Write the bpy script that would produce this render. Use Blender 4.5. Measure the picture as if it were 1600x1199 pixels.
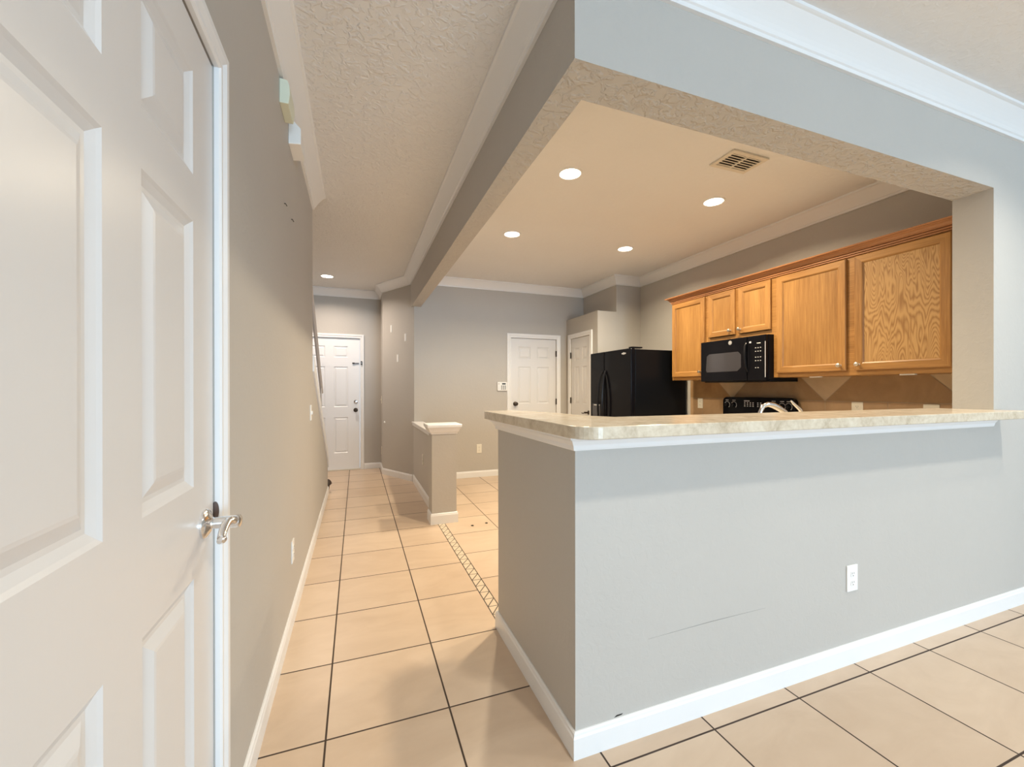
import bpy, bmesh, math, random
from mathutils import Vector, Matrix

C = bpy.context.scene.collection
S = bpy.context.scene
for o in list(bpy.data.objects):
    bpy.data.objects.remove(o)
random.seed(4)

# ------------------------------------------------------------------ camera
cd = bpy.data.cameras.new('camera')
cam = bpy.data.objects.new('camera', cd)
C.objects.link(cam)
cam.location = (0, 0, 1.2)
YAW, PIT, ROL = 0.35510, -0.00130, -0.00110
fw = Vector((math.sin(YAW) * math.cos(PIT), math.cos(YAW) * math.cos(PIT), math.sin(PIT)))
r0 = Vector((math.cos(YAW), -math.sin(YAW), 0))
u0 = r0.cross(fw)
rv = r0 * math.cos(ROL) + u0 * math.sin(ROL)
uv = -r0 * math.sin(ROL) + u0 * math.cos(ROL)
cam.matrix_world = Matrix(((rv.x, uv.x, -fw.x, 0), (rv.y, uv.y, -fw.y, 0), (rv.z, uv.z, -fw.z, 1.2), (0, 0, 0, 1)))
cd.sensor_width = 36
cd.lens = 654.052 / 1600 * 36
cd.shift_y = (609.53 - 599.5) / 1600
cd.clip_start = 0.02
S.camera = cam

# ------------------------------------------------------------------ view, world, large lights
S.view_settings.view_transform = 'Standard'
S.view_settings.look = 'None'
S.view_settings.gamma = 1
S.view_settings.use_curve_mapping = False
S.view_settings.exposure = 0.0
w = bpy.data.worlds.new('daylight')
S.world = w
w.use_nodes = True
w.node_tree.nodes['Background'].inputs[0].default_value = (0.75, 0.87, 1.0, 1)
w.node_tree.nodes['Background'].inputs[1].default_value = 1.0


def lamp(name, kind, loc, power, color, size=0.1, rot=(0, 0, 0), size_y=None, spread=None):
    d = bpy.data.lights.new(name, kind)
    d.energy = power
    d.color = color
    if kind == 'AREA':
        d.shape = 'RECTANGLE' if size_y else 'DISK'
        d.size = size
        if size_y:
            d.size_y = size_y
        if spread:
            d.spread = spread
    else:
        d.shadow_soft_size = size
    o = bpy.data.objects.new(name, d)
    C.objects.link(o)
    o.location = loc
    o.rotation_euler = rot
    return o


# light set: power and colour of every lamp group
LIGHT = {
    'day': (555, (0.54, 0.78, 1.0)),
    'lampA': (14, (1.0, 0.95, 0.84)),
    'lampB': (6, (1.0, 0.95, 0.84)),
    'living': (10, (1.0, 0.84, 0.64)),
    'can': (26, (1.0, 0.84, 0.60)),
    'foyer': (18.5, (1.0, 0.83, 0.68)),
}
# daylight through the glass doors in the back wall behind the camera
lamp('daylight_back', 'AREA', (3.3, -8.55, 1.2), *LIGHT['day'], 4.2, (math.radians(90), 0, 0), 2.25)
# recessed lamps of the living room ceiling, right of and behind the camera
CUT = math.radians(135)
lamp('living_lamp', 'AREA', (3.06, 0.22, 2.675), *LIGHT['lampA'], 0.11, spread=CUT)
lamp('living_lamp', 'AREA', (0.95, 0.22, 2.675), *LIGHT['lampA'], 0.11, spread=CUT)
lamp('living_lamp', 'AREA', (3.03, 0.52, 2.675), *LIGHT['lampB'], 0.11, spread=CUT)
lamp('living_lamp', 'AREA', (0.95, -1.6, 2.675), *LIGHT['living'], 0.11, spread=CUT)
lamp('living_lamp', 'AREA', (3.06, -1.6, 2.675), *LIGHT['living'], 0.11, spread=CUT)
lamp('living_lamp', 'AREA', (2.0, -5.2, 2.675), *LIGHT['living'], 0.11, spread=CUT)

# ------------------------------------------------------------------ node helpers
def new_mat(name):
    m = bpy.data.materials.new(name)
    m.use_nodes = True
    nt = m.node_tree
    return m, nt, nt.nodes['Principled BSDF']


class N:
    def __init__(s, nt):
        s.nt = nt

    def n(s, t, **k):
        x = s.nt.nodes.new(t)
        for a, b in k.items():
            setattr(x, a, b)
        return x

    def l(s, a, b):
        s.nt.links.new(a, b)

    def math(s, op, a, b=None, c=None):
        x = s.n('ShaderNodeMath', operation=op)
        for i, v in enumerate((a, b, c)):
            if v is None:
                continue
            if isinstance(v, (int, float)):
                x.inputs[i].default_value = v
            else:
                s.l(v, x.inputs[i])
        return x.outputs[0]

    def mix(s, f, a, b, mode='MIX'):
        x = s.n('ShaderNodeMix', data_type='RGBA', blend_type=mode)
        for sock, v in ((x.inputs[0], f), (x.inputs[6], a), (x.inputs[7], b)):
            if isinstance(v, (int, float)):
                sock.default_value = v
            elif isinstance(v, tuple):
                sock.default_value = (*v, 1) if len(v) == 3 else v
            else:
                s.l(v, sock)
        return x.outputs[2]

    def pos(s):
        return s.n('ShaderNodeNewGeometry').outputs['Position']

    def noise(s, vec, scale, detail=2, rough=0.5, dist=0.0):
        x = s.n('ShaderNodeTexNoise')
        x.inputs['Scale'].default_value = scale
        x.inputs['Detail'].default_value = detail
        x.inputs['Roughness'].default_value = rough
        x.inputs['Distortion'].default_value = dist
        s.l(vec, x.inputs['Vector'])
        return x.outputs['Fac']

    def ramp(s, f, pts):
        x = s.n('ShaderNodeValToRGB')
        e = x.color_ramp.elements
        while len(e) < len(pts):
            e.new(0.5)
        for i, (p, c) in enumerate(pts):
            e[i].position = p
            e[i].color = (*c, 1) if isinstance(c, tuple) else (c, c, c, 1)
        s.l(f, x.inputs[0])
        return x.outputs[0]

    def bump(s, h, strength, dist, bsdf):
        x = s.n('ShaderNodeBump')
        x.inputs['Strength'].default_value = strength
        x.inputs['Distance'].default_value = dist
        s.l(h, x.inputs['Height'])
        s.l(x.outputs[0], bsdf.inputs['Normal'])

    def scale(s, vec, v):
        x = s.n('ShaderNodeVectorMath', operation='MULTIPLY')
        s.l(vec, x.inputs[0])
        x.inputs[1].default_value = v
        return x.outputs[0]


def plain(name, col, rough=0.5, metal=0.0, noise=0.0, emit=None, estr=0, coat=0.0):
    m, nt, b = new_mat(name)
    h = N(nt)
    b.inputs['Base Color'].default_value = (*col, 1)
    b.inputs['Roughness'].default_value = rough
    b.inputs['Metallic'].default_value = metal
    if coat:
        b.inputs['Coat Weight'].default_value = coat
        b.inputs['Coat Roughness'].default_value = 0.1
    if noise:
        f = h.noise(h.pos(), 30, 3)
        c = h.mix(f, tuple(x * (1 - noise) for x in col), tuple(min(1, x * (1 + noise)) for x in col))
        h.l(c, b.inputs['Base Color'])
    if emit:
        b.inputs['Emission Color'].default_value = (*emit, 1)
        b.inputs['Emission Strength'].default_value = estr
    return m


def dull(m, v):
    m.node_tree.nodes['Principled BSDF'].inputs['Specular IOR Level'].default_value = v
    return m


def knockdown(name, col, strength, scale=24, rough=0.75, dist=0.004):
    m, nt, b = new_mat(name)
    h = N(nt)
    p = h.pos()
    f = h.noise(p, scale, 3, 0.55, 0.6)
    k = h.ramp(f, [(0.46, 0.0), (0.58, 1.0)])
    g = h.noise(p, 2.2, 2)
    c = h.mix(g, tuple(x * 0.975 for x in col), tuple(x * 1.02 for x in col))
    h.l(c, b.inputs['Base Color'])
    b.inputs['Roughness'].default_value = rough
    h.bump(k, strength, dist, b)
    return m


WALLC = (0.50, 0.475, 0.44)
M = {}
M['wall'] = knockdown('greige_wall_paint', WALLC, 0.10, 30, 0.6, 0.003)
M['soffit'] = knockdown('greige_wall_paint_heavy_texture', WALLC, 0.55, 26, 0.6, 0.007)
M['ceiling'] = knockdown('white_ceiling_texture', (0.80, 0.80, 0.80), 0.5, 30, 0.8, 0.007)
M['ceiling_smooth'] = knockdown('white_ceiling_light_texture', (0.80, 0.80, 0.80), 0.16, 22, 0.8, 0.005)
M['trim'] = plain('white_trim_gloss', (0.83, 0.835, 0.84), 0.32)
M['plate'] = plain('ivory_plastic', (0.80, 0.77, 0.68), 0.35)
M['white_plate'] = plain('white_plastic', (0.85, 0.85, 0.83), 0.35)
M['dark_slot'] = plain('dark_slot', (0.05, 0.045, 0.04), 0.6)
M['chrome'] = plain('chrome', (0.80, 0.80, 0.81), 0.14, 1.0)
M['nickel'] = plain('brushed_nickel', (0.72, 0.66, 0.56), 0.3, 1.0)
M['bronze'] = plain('dark_bronze', (0.06, 0.045, 0.035), 0.35, 0.6)
M['black'] = plain('black_appliance', (0.006, 0.006, 0.008), 0.12)
M['black_side'] = plain('black_appliance_textured', (0.006, 0.007, 0.009), 0.28)
M['black_handle'] = plain('black_handle', (0.012, 0.012, 0.014), 0.2)
M['glass'] = plain('dark_window_glass', (0.05, 0.048, 0.055), 0.05)
for k in ('black', 'black_side', 'black_handle'):
    dull(M[k], 0.12)
M['mark'] = plain('white_marking', (0.75, 0.75, 0.75), 0.5)
M['silver'] = plain('silver_badge', (0.8, 0.8, 0.8), 0.25, 0.7)
M['lens'] = plain('lit_lamp_lens', (1, 1, 1), 0.5, emit=(1.0, 0.86, 0.66), estr=14)
M['vent'] = plain('vent_metal', (0.72, 0.67, 0.58), 0.5)
M['carpet'] = plain('beige_carpet', (0.42, 0.36, 0.28), 0.95, noise=0.2)
M['greenish'] = plain('pale_ivory_plastic', (0.72, 0.76, 0.62), 0.4)
M['dirt'] = plain('dark_dirt', (0.03, 0.025, 0.02), 0.9)
M['scuff'] = plain('grey_scuff', (0.30, 0.29, 0.27), 0.8)
M['brown'] = plain('dark_brown', (0.035, 0.02, 0.014), 0.5)
M['rail'] = plain('greyish_rail', (0.60, 0.55, 0.51), 0.4)
M['plate_metal'] = plain('aged_nickel', (0.16, 0.12, 0.11), 0.35, 0.7)
M['lcd'] = plain('keypad_screen', (0.03, 0.035, 0.03), 0.2)


def door_paint(name, col):
    m, nt, b = new_mat(name)
    h = N(nt)
    b.inputs['Base Color'].default_value = (*col, 1)
    b.inputs['Roughness'].default_value = 0.30
    f = h.noise(h.scale(h.pos(), (60, 60, 9)), 1.6, 3, 0.6)
    h.bump(f, 0.08, 0.002, b)
    return m


M['door'] = door_paint('white_door_gloss_dimmed', (0.68, 0.67, 0.665))  # near door: same white paint, its weaker light put into a darker colour
M['mid_door'] = door_paint('white_door_paint_mid', (0.74, 0.735, 0.73))  # same white paint, tone between the dimmed and the lifted copy
M['far_door'] = door_paint('white_door_paint_lifted', (0.84, 0.85, 0.87))  # front door: same white paint, its brighter light put into the colour


def tile_mat(name, gx, gy, t, c1, c2, grout):
    m, nt, b = new_mat(name)
    h = N(nt)
    p = h.pos()
    x = h.n('ShaderNodeSeparateXYZ')
    h.l(p, x.inputs[0])
    us = []
    ds = []
    for a, g in ((x.outputs[0], gx), (x.outputs[1], gy)):
        u = h.math('DIVIDE', h.math('SUBTRACT', a, g), t)
        fl = h.math('FLOOR', u)
        us.append(fl)
        fr = h.math('SUBTRACT', u, fl)
        d = h.math('MULTIPLY', h.math('MINIMUM', fr, h.math('SUBTRACT', 1.0, fr)), t)
        ds.append(d)
    d = h.math('MINIMUM', ds[0], ds[1])
    mask = h.math('MULTIPLY', h.math('SUBTRACT', d, 0.0027), 900)
    mask = h.math('MINIMUM', h.math('MAXIMUM', mask, 0.0), 1.0)
    cell = h.n('ShaderNodeCombineXYZ')
    h.l(us[0], cell.inputs[0])
    h.l(us[1], cell.inputs[1])
    wn = h.n('ShaderNodeTexWhiteNoise')
    h.l(cell.outputs[0], wn.inputs[0])
    off = h.n('ShaderNodeVectorMath', operation='MULTIPLY_ADD')
    h.l(wn.outputs['Color'], off.inputs[0])
    off.inputs[1].default_value = (9, 9, 9)
    h.l(h.scale(p, (1.0, 2.2, 1)), off.inputs[2])
    f = h.noise(off.outputs[0], 3.0, 5, 0.6, 0.8)
    f2 = h.math('ADD', h.math('MULTIPLY', f, 0.75), h.math('MULTIPLY', wn.outputs[0], 0.25))
    col = h.mix(h.ramp(f2, [(0.25, 0.0), (0.75, 1.0)]), c1, c2)
    col = h.mix(mask, grout, col)
    h.l(col, b.inputs['Base Color'])
    rough = h.math('SUBTRACT', 0.75, h.math('MULTIPLY', mask, 0.42))
    h.l(rough, b.inputs['Roughness'])
    h.bump(mask, 0.5, 0.003, b)
    return m


T = 0.4275
TC1, TC2 = (0.55, 0.415, 0.30), (0.67, 0.53, 0.40)
M['tile_hall'] = tile_mat('hall_floor_tile', -0.1017, 1.562, T, TC1, TC2, (0.05, 0.03, 0.02))
M['tile_kitchen'] = tile_mat('kitchen_floor_tile', 0.7175, 2.555, T, TC1, TC2, (0.10, 0.065, 0.04))


def accent_mat():
    m, nt, b = new_mat('accent_strip_tile')
    h = N(nt)
    x = h.n('ShaderNodeSeparateXYZ')
    h.l(h.pos(), x.inputs[0])
    W = 0.062
    u = h.math('DIVIDE', h.math('SUBTRACT', x.outputs[0], 0.676), W)
    v = h.math('DIVIDE', x.outputs[1], 0.085)
    fv = h.math('SUBTRACT', v, h.math('FLOOR', v))
    dv = h.math('MULTIPLY', h.math('MINIMUM', fv, h.math('SUBTRACT', 1.0, fv)), 0.085)
    du = h.math('MULTIPLY', h.math('MINIMUM', h.math('ABSOLUTE', u), h.math('ABSOLUTE', h.math('SUBTRACT', 1.0, u))), W)
    dd = h.math('MULTIPLY', h.math('ABSOLUTE', h.math('SUBTRACT', u, fv)), 0.05)
    d = h.math('MINIMUM', h.math('MINIMUM', dv, dd), h.math('SUBTRACT', du, 0.001))
    mask = h.math('MINIMUM', h.math('MAXIMUM', h.math('MULTIPLY', h.math('SUBTRACT', d, 0.0022), 900), 0.0), 1.0)
    h.l(h.mix(mask, (0.05, 0.03, 0.02), (0.66, 0.55, 0.42)), b.inputs['Base Color'])
    b.inputs['Roughness'].default_value = 0.4
    h.bump(mask, 0.4, 0.002, b)
    return m


M['accent'] = accent_mat()


def oak(name, dark, light, cathedral=False, horiz=False, seed=0.0):
    m, nt, b = new_mat(name)
    h = N(nt)
    p = h.pos()
    ofs = h.n('ShaderNodeVectorMath', operation='ADD')
    h.l(p, ofs.inputs[0])
    ofs.inputs[1].default_value = (seed, seed * 1.7, seed * 0.6)
    p = ofs.outputs[0]
    st = (70, 3.0, 70) if horiz else (70, 70, 3.0)
    f = h.noise(h.scale(p, st), 1.5, 6, 0.65, 0.3)
    g = h.noise(h.scale(p, (5, 1, 5) if horiz else (5, 5, 0.7)), 1.4, 2)
    if cathedral:
        # plain sawn veneer: contour lines of a slow field bunch into peaked arches
        xyz = h.n('ShaderNodeSeparateXYZ')
        h.l(h.pos(), xyz.inputs[0])
        a = h.math('SUBTRACT', h.noise(h.scale(p, (1, 8.0, 1.4)), 1.5, 2.2, 0.5, 0.2), 0.5)
        up = h.math('SUBTRACT', xyz.outputs[2], 1.33)
        amp = h.math('ADD', 1.1, h.math('MULTIPLY', h.math('ABSOLUTE', h.math('SUBTRACT', up, 0.36)), 7.0))
        ph = h.math('ADD', h.math('MULTIPLY', up, 17.0), h.math('MULTIPLY', h.math('MULTIPLY', a, amp), 8.0))
        s = h.math('FRACT', ph)
        s = h.math('ABSOLUTE', h.math('SUBTRACT', h.math('MULTIPLY', s, 2.0), 1.0))
        f = h.math('ADD', h.math('MULTIPLY', s, 0.45), h.math('MULTIPLY', f, 0.55))
        col = h.mix(h.ramp(f, [(0.26, 0.0), (0.60, 1.0)]), dark, light)
    else:
        v = h.math('ADD', h.math('MULTIPLY', f, 0.6), h.math('MULTIPLY', g, 0.4))
        col = h.mix(h.ramp(v, [(0.32, 0.0), (0.62, 1.0)]), dark, light)
    h.l(col, b.inputs['Base Color'])
    b.inputs['Roughness'].default_value = 0.38
    h.bump(f, 0.08, 0.002, b)
    return m


OD, OL = (0.235, 0.105, 0.028), (0.44, 0.225, 0.068)
M['oak'] = oak('honey_oak', OD, OL)
M['oak_rail'] = oak('honey_oak_rail', OD, OL, horiz=True)
M['oak_panel'] = oak('honey_oak_panel', (0.235, 0.105, 0.027), (0.43, 0.225, 0.068), seed=3.1)
M['oak_cath'] = oak('honey_oak_arched_grain', (0.30, 0.15, 0.048), (0.50, 0.295, 0.115), cathedral=True, seed=1.3)
M['oak_dark'] = oak('reddish_oak_molding', (0.30, 0.12, 0.045), (0.46, 0.21, 0.085), horiz=True)


def laminate():
    m, nt, b = new_mat('beige_stone_laminate')
    h = N(nt)
    p = h.pos()
    f = h.noise(p, 9, 6, 0.7, 0.8)
    g = h.noise(p, 60, 3, 0.6)
    v = h.math('ADD', h.math('MULTIPLY', f, 0.7), h.math('MULTIPLY', g, 0.3))
    c = h.ramp(v, [(0.32, (0.42, 0.34, 0.24)), (0.5, (0.60, 0.52, 0.40)), (0.68, (0.72, 0.66, 0.54))])
    h.l(c, b.inputs['Base Color'])
    b.inputs['Roughness'].default_value = 0.22
    return m


M['laminate'] = laminate()


def stone(name, c1, c2):
    m, nt, b = new_mat(name)
    h = N(nt)
    f = h.noise(h.pos(), 5, 6, 0.65, 1.0)
    h.l(h.mix(h.ramp(f, [(0.3, 0.0), (0.7, 1.0)]), c1, c2), b.inputs['Base Color'])
    b.inputs['Roughness'].default_value = 0.35
    return m


M['bs_light'] = stone('tan_backsplash_tile', (0.50, 0.37, 0.235), (0.60, 0.45, 0.29))
M['bs_dark'] = stone('brown_backsplash_tile', (0.30, 0.18, 0.085), (0.40, 0.25, 0.125))
M['bs_row'] = stone('mid_backsplash_tile', (0.38, 0.245, 0.135), (0.47, 0.31, 0.18))
M['grout'] = plain('tan_grout', (0.40, 0.32, 0.23), 0.8)

# ------------------------------------------------------------------ mesh helpers
def box(bm, x0, x1, y0, y1, z0, z1):
    r = bmesh.ops.create_cube(bm, size=1)
    for v in r['verts']:
        v.co = Vector(((x0 + x1) / 2 + v.co.x * (x1 - x0), (y0 + y1) / 2 + v.co.y * (y1 - y0), (z0 + z1) / 2 + v.co.z * (z1 - z0)))
    return r['verts']


def prism(bm, pts, extr):
    """pts: world-space polygon, extr: extrusion vector"""
    e = Vector(extr)
    a = [bm.verts.new(Vector(p)) for p in pts]
    b = [bm.verts.new(Vector(p) + e) for p in pts]
    bm.faces.new(a[::-1])
    bm.faces.new(b)
    n = len(a)
    for i in range(n):
        bm.faces.new((a[i], a[(i + 1) % n], b[(i + 1) % n], b[i]))


def frame_of(d):
    d = Vector(d).normalized()
    up = Vector((0, 0, 1)) if abs(d.z) < 0.9 else Vector((1, 0, 0))
    a = d.cross(up).normalized()
    return d, a, a.cross(d).normalized()


def lathe(bm, c, axis, prof, seg=20, sx=1.0, sy=1.0):
    """prof: (radius, height along axis)"""
    d, a, b = frame_of(axis)
    c = Vector(c)
    rings = []
    for r, h in prof:
        if r < 1e-6:
            rings.append([bm.verts.new(c + d * h)])
        else:
            rings.append([bm.verts.new(c + d * h + a * (r * sx * math.cos(2 * math.pi * i / seg)) + b * (r * sy * math.sin(2 * math.pi * i / seg))) for i in range(seg)])
    for p, q in zip(rings, rings[1:]):
        for i in range(seg):
            j = (i + 1) % seg
            if len(p) == 1 and len(q) == 1:
                continue
            if len(p) == 1:
                bm.faces.new((p[0], q[i], q[j]))
            elif len(q) == 1:
                bm.faces.new((p[i], q[0], p[j]))
            else:
                bm.faces.new((p[i], q[i], q[j], p[j]))
    if len(rings[0]) > 1:
        bm.faces.new(rings[0][::-1])
    if len(rings[-1]) > 1:
        bm.faces.new(rings[-1])


def tube(bm, pts, rad, seg=12, flat=1.0):
    pts = [Vector(p) for p in pts]
    rad = rad if isinstance(rad, (list, tuple)) else [rad] * len(pts)
    rings = []
    pa = None
    for i, p in enumerate(pts):
        d = (pts[min(i + 1, len(pts) - 1)] - pts[max(i - 1, 0)]).normalized()
        if pa is None:
            _, a, b = frame_of(d)
        else:
            a = (pa - d * pa.dot(d)).normalized()
            b = a.cross(d)
        pa = a
        rings.append([bm.verts.new(p + a * (rad[i] * math.cos(2 * math.pi * k / seg)) + b * (rad[i] * flat * math.sin(2 * math.pi * k / seg))) for k in range(seg)])
    for p, q in zip(rings, rings[1:]):
        for i in range(seg):
            j = (i + 1) % seg
            bm.faces.new((p[i], q[i], q[j], p[j]))
    bm.faces.new(rings[0][::-1])
    bm.faces.new(rings[-1])


def molding(bm, path, prof, flip=False):
    """sweep prof [(distance from wall, z)] along a plan path, interior on the left of its direction"""
    P = [Vector((x, y)) for x, y in path]
    nrm = []
    for a, b in zip(P, P[1:]):
        d = (b - a).normalized()
        nrm.append(Vector((-d.y, d.x)))
    rings = []
    for i, p in enumerate(P):
        if i == 0:
            m = nrm[0]
        elif i == len(P) - 1:
            m = nrm[-1]
        else:
            m = nrm[i - 1] + nrm[i]
            m = m / (m.dot(nrm[i]))
        rings.append([bm.verts.new((p.x + m.x * d, p.y + m.y * d, z)) for d, z in prof])
    n = len(prof)
    for p, q in zip(rings, rings[1:]):
        for i in range(n):
            j = (i + 1) % n
            bm.faces.new((p[i], q[i], q[j], p[j]))
    bm.faces.new(rings[0][::-1])
    bm.faces.new(rings[-1])


def make(name, bm, mats, parent=None, smooth=False, bevel=0.0, label=None):
    bmesh.ops.recalc_face_normals(bm, faces=bm.faces)
    me = bpy.data.meshes.new(name)
    if parent is None:
        xs = [v.co for v in bm.verts]
        lo = Vector([min(c[i] for c in xs) for i in range(3)])
        hi = Vector([max(c[i] for c in xs) for i in range(3)])
        org = Vector(((lo.x + hi.x) / 2, (lo.y + hi.y) / 2, lo.z))
    else:
        org = WORLD[parent.name]
    bmesh.ops.translate(bm, verts=bm.verts, vec=-org)
    bm.to_mesh(me)
    bm.free()
    for m in (mats if isinstance(mats, (list, tuple)) else [mats]):
        me.materials.append(m)
    if smooth:
        me.shade_smooth()
        me.set_sharp_from_angle(angle=math.radians(35))
    o = bpy.data.objects.new(name, me)
    C.objects.link(o)
    if parent is None:
        o.location = org
        WORLD[o.name] = org
    else:
        o.parent = parent
        WORLD[o.name] = org
    if bevel:
        b = o.modifiers.new('bevel', 'BEVEL')
        b.width = bevel
        b.segments = 2
        b.limit_method = 'ANGLE'
        b.angle_limit = math.radians(40)
    if label:
        o['label'] = label
    return o


WORLD = {}


def thing(name, label, cat, loc, group=None, kind=None):
    o = bpy.data.objects.new(name, None)
    o.empty_display_size = 0.1
    C.objects.link(o)
    o.location = loc
    WORLD[o.name] = Vector(loc)
    o['label'] = label
    o['category'] = cat
    if group:
        o['group'] = group
    if kind:
        o['kind'] = kind
    return o


def tag(o, label, cat, group=None, kind=None):
    o['label'] = label
    o['category'] = cat
    if group:
        o['group'] = group
    if kind:
        o['kind'] = kind
    return o


def boxes(name, lst, mat, parent=None, bevel=0.0, label=None):
    bm = bmesh.new()
    for b in lst:
        box(bm, *b)
    return make(name, bm, mat, parent, bevel=bevel, label=label)


def struct(o, label, cat):
    return tag(o, label, cat, kind='structure')


# ------------------------------------------------------------------ dimensions
XL, XB, YB = -0.316, 0.667, 1.2075          # left wall, bar end wall, bar front wall
ZB, ZBEAM, ZC = 1.0, 2.279, 2.685           # bar wall top, beam underside, ceiling
XBI, YBI, XJ = 0.786, 1.374, 3.204          # inner faces, opening jamb
XR, YW, YD = 3.587, 5.544, 6.713            # kitchen right wall, dining wall, front door wall
XP, XP2, YP, ZP = 2.921, 3.206, 4.69, 2.22  # pantry box
XF = -1.35                                  # foyer left wall
AX, AY, BX, BY = 0.347, 6.217, 0.700, 5.544  # angled wall
XE, YS = 5.6, -8.6                          # living room far right and back

# ------------------------------------------------------------------ floor and ceiling
bm = bmesh.new()


def quad(x0, x1, y0, y1, z, mi):
    f = bm.faces.new([bm.verts.new(p) for p in ((x0, y0, z), (x1, y0, z), (x1, y1, z), (x0, y1, z))])
    f.material_index = mi


quad(-1.5, XE + .15, YS - .15, 1.3, 0, 0)
quad(-1.5, 0.674, 1.3, YD + .15, 0, 0)
quad(0.674, 0.740, 1.3, 3.80, 0, 1)
quad(0.674, 0.740, 3.80, YD, 0, 2)
quad(0.740, XR + .15, 1.3, YD, 0, 2)
fl = make('floor', bm, [M['tile_hall'], M['accent'], M['tile_kitchen']])
struct(fl, 'beige square ceramic tile floor with dark grout and a zigzag accent strip', 'floor')
bm = bmesh.new()
box(bm, -1.5, XB + .06, YS - .15, YD + .15, ZC, ZC + .12)
box(bm, XB + .06, XE + .15, YS - .15, YD + .15, ZC, ZC + .12)
for f in bm.faces:
    f.material_index = 0 if f.calc_center_median().x < XB + .05 else 1
ce = make('ceiling', bm, [M['ceiling'], M['ceiling_smooth']])
struct(ce, 'white knockdown textured ceiling over hallway, living room and kitchen', 'ceiling')

# ------------------------------------------------------------------ walls
bm = bmesh.new()
box(bm, XL - .105, XL, YS, 0.36, 0, ZC)
box(bm, XL - .105, XL, 0.36, 1.175, 1.968, ZC)
box(bm, XL - .105, XL, 1.175, 3.535, 0, ZC)
prism(bm, [(XL, 3.535, 0), (XL, 3.535, 1.335), (XL, 5.16, 0.385), (XL, 5.262, 0.30), (XL, 5.262, 0)], (-.105, 0, 0))
struct(make('wall_left', bm, M['wall']), 'greige hallway wall left of camera, stepping down along the stairs', 'wall')
bm = bmesh.new()
prism(bm, [(XL + .012, 3.535, 1.340), (XL + .012, 3.535, 1.455), (XL + .012, 5.165, 0.500), (XL + .012, 5.262, 0.43), (XL + .012, 5.262, 0.305), (XL + .012, 5.165, 0.390)], (-.128, 0, 0))
struct(make('trim_5', bm, M['trim']), 'cream sloping cap board along the stair side wall', 'trim')
bm = bmesh.new()
box(bm, XF - .1, XF, 2.6, YD + .1, 0, ZC)
box(bm, XF, XL - .105, 2.55, 2.6, 0, ZC)
struct(make('wall_stairs', bm, M['wall']), 'greige wall on the far side of the stairs', 'wall')
bm = bmesh.new()
box(bm, 0.046, 0.5, YD, YD + .12, 0, ZC)
box(bm, XF, -0.80, YD, YD + .12, 0, ZC)
box(bm, -0.80, 0.046, YD, YD + .12, 1.967, ZC)
struct(make('wall_far', bm, M['wall']), 'greige wall around the white front door at hallway end', 'wall')
bm = bmesh.new()
prism(bm, [(AX, YD + .12, 0), (AX, AY, 0), (BX, BY, 0), (BX + .12, BY + .2, 0), (0.5, AY, 0), (0.5, YD + .12, 0)], (0, 0, ZC))
struct(make('wall_angled', bm, M['wall']), 'narrow greige angled wall between front door and dining area', 'wall')
bm = bmesh.new()
box(bm, BX, 2.041, YW, YW + .12, 0, ZC)
box(bm, 2.041, 2.752, YW, YW + .12, 1.930, ZC)
box(bm, 2.752, XR + .1, YW, YW + .12, 0, ZC)
struct(make('wall_back', bm, M['wall']), 'greige dining area wall with white door and keypad', 'wall')
bm = bmesh.new()
box(bm, XP, XP2, YP, YP + .10, 0, ZP)
box(bm, XP, XP + .1, YP + .10, 4.878, 0, ZP)
box(bm, XP, XP + .1, 5.413, YW, 0, ZP)
box(bm, XP, XP + .1, 4.878, 5.413, 1.930, ZP)
box(bm, XP + .1, XP2, YP + .10, YW, ZP - .05, ZP)
box(bm, XP2, XR, YP, YW, 0, ZC)
struct(make('wall_pantry', bm, M['wall']), 'greige boxed pantry corner with ledge beside the refrigerator', 'wall')
struct(boxes('wall_right', [(XR, XR + .1, YBI, YW, 0, ZC)], M['wall']), 'greige kitchen wall behind the oak wall cabinets', 'wall')
# bar partition: half wall with return, jamb and header
bm = bmesh.new()
box(bm, XB, XJ, YB, YBI, 0, ZB)
box(bm, XB, XBI, YBI, 2.0, 0, ZB)
wb = struct(make('wall_bar', bm, M['wall']), 'greige half wall under the breakfast bar', 'wall')
bm = bmesh.new()
prism(bm, [(0.955, YB, 0.325), (1.24, YB, 0.330), (1.52, YB, 0.331), (1.24, YB, 0.3325)], (0, -.0006, 0))
make('scuff_mark', bm, M['scuff'], wb, label='thin pencil-like scuff line')
bm = bmesh.new()
prism(bm, [(0.815, YB, 0.088), (0.845, YB, 0.090), (0.850, YB, 0.094), (0.825, YB, 0.094)], (0, -.0006, 0))
make('scuff_mark', bm, M['dirt'], wb, label='small dark scuff above the baseboard')
struct(boxes('wall_front', [(XJ, XE, YB, YBI, 0, ZC)], M['wall']), 'greige full height wall at right end of the bar', 'wall')
bm = bmesh.new()
box(bm, XB, XJ, YB, YBI, ZBEAM, ZC)
bx = [(XB, YBI), (XBI, YBI), (XBI, YW), (BX, BY), (XB, BY + (BX - XB) * 1.907)]
prism(bm, [(x, y, ZBEAM) for x, y in bx], (0, 0, ZC - ZBEAM))
bmesh.ops.recalc_face_normals(bm, faces=bm.faces)
for f in bm.faces:
    if f.normal.z < -0.5:
        f.material_index = 1
struct(make('ceiling_beam', bm, [M['wall'], M['soffit']]), 'L shaped greige dropped beam framing the kitchen opening', 'beam')
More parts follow.
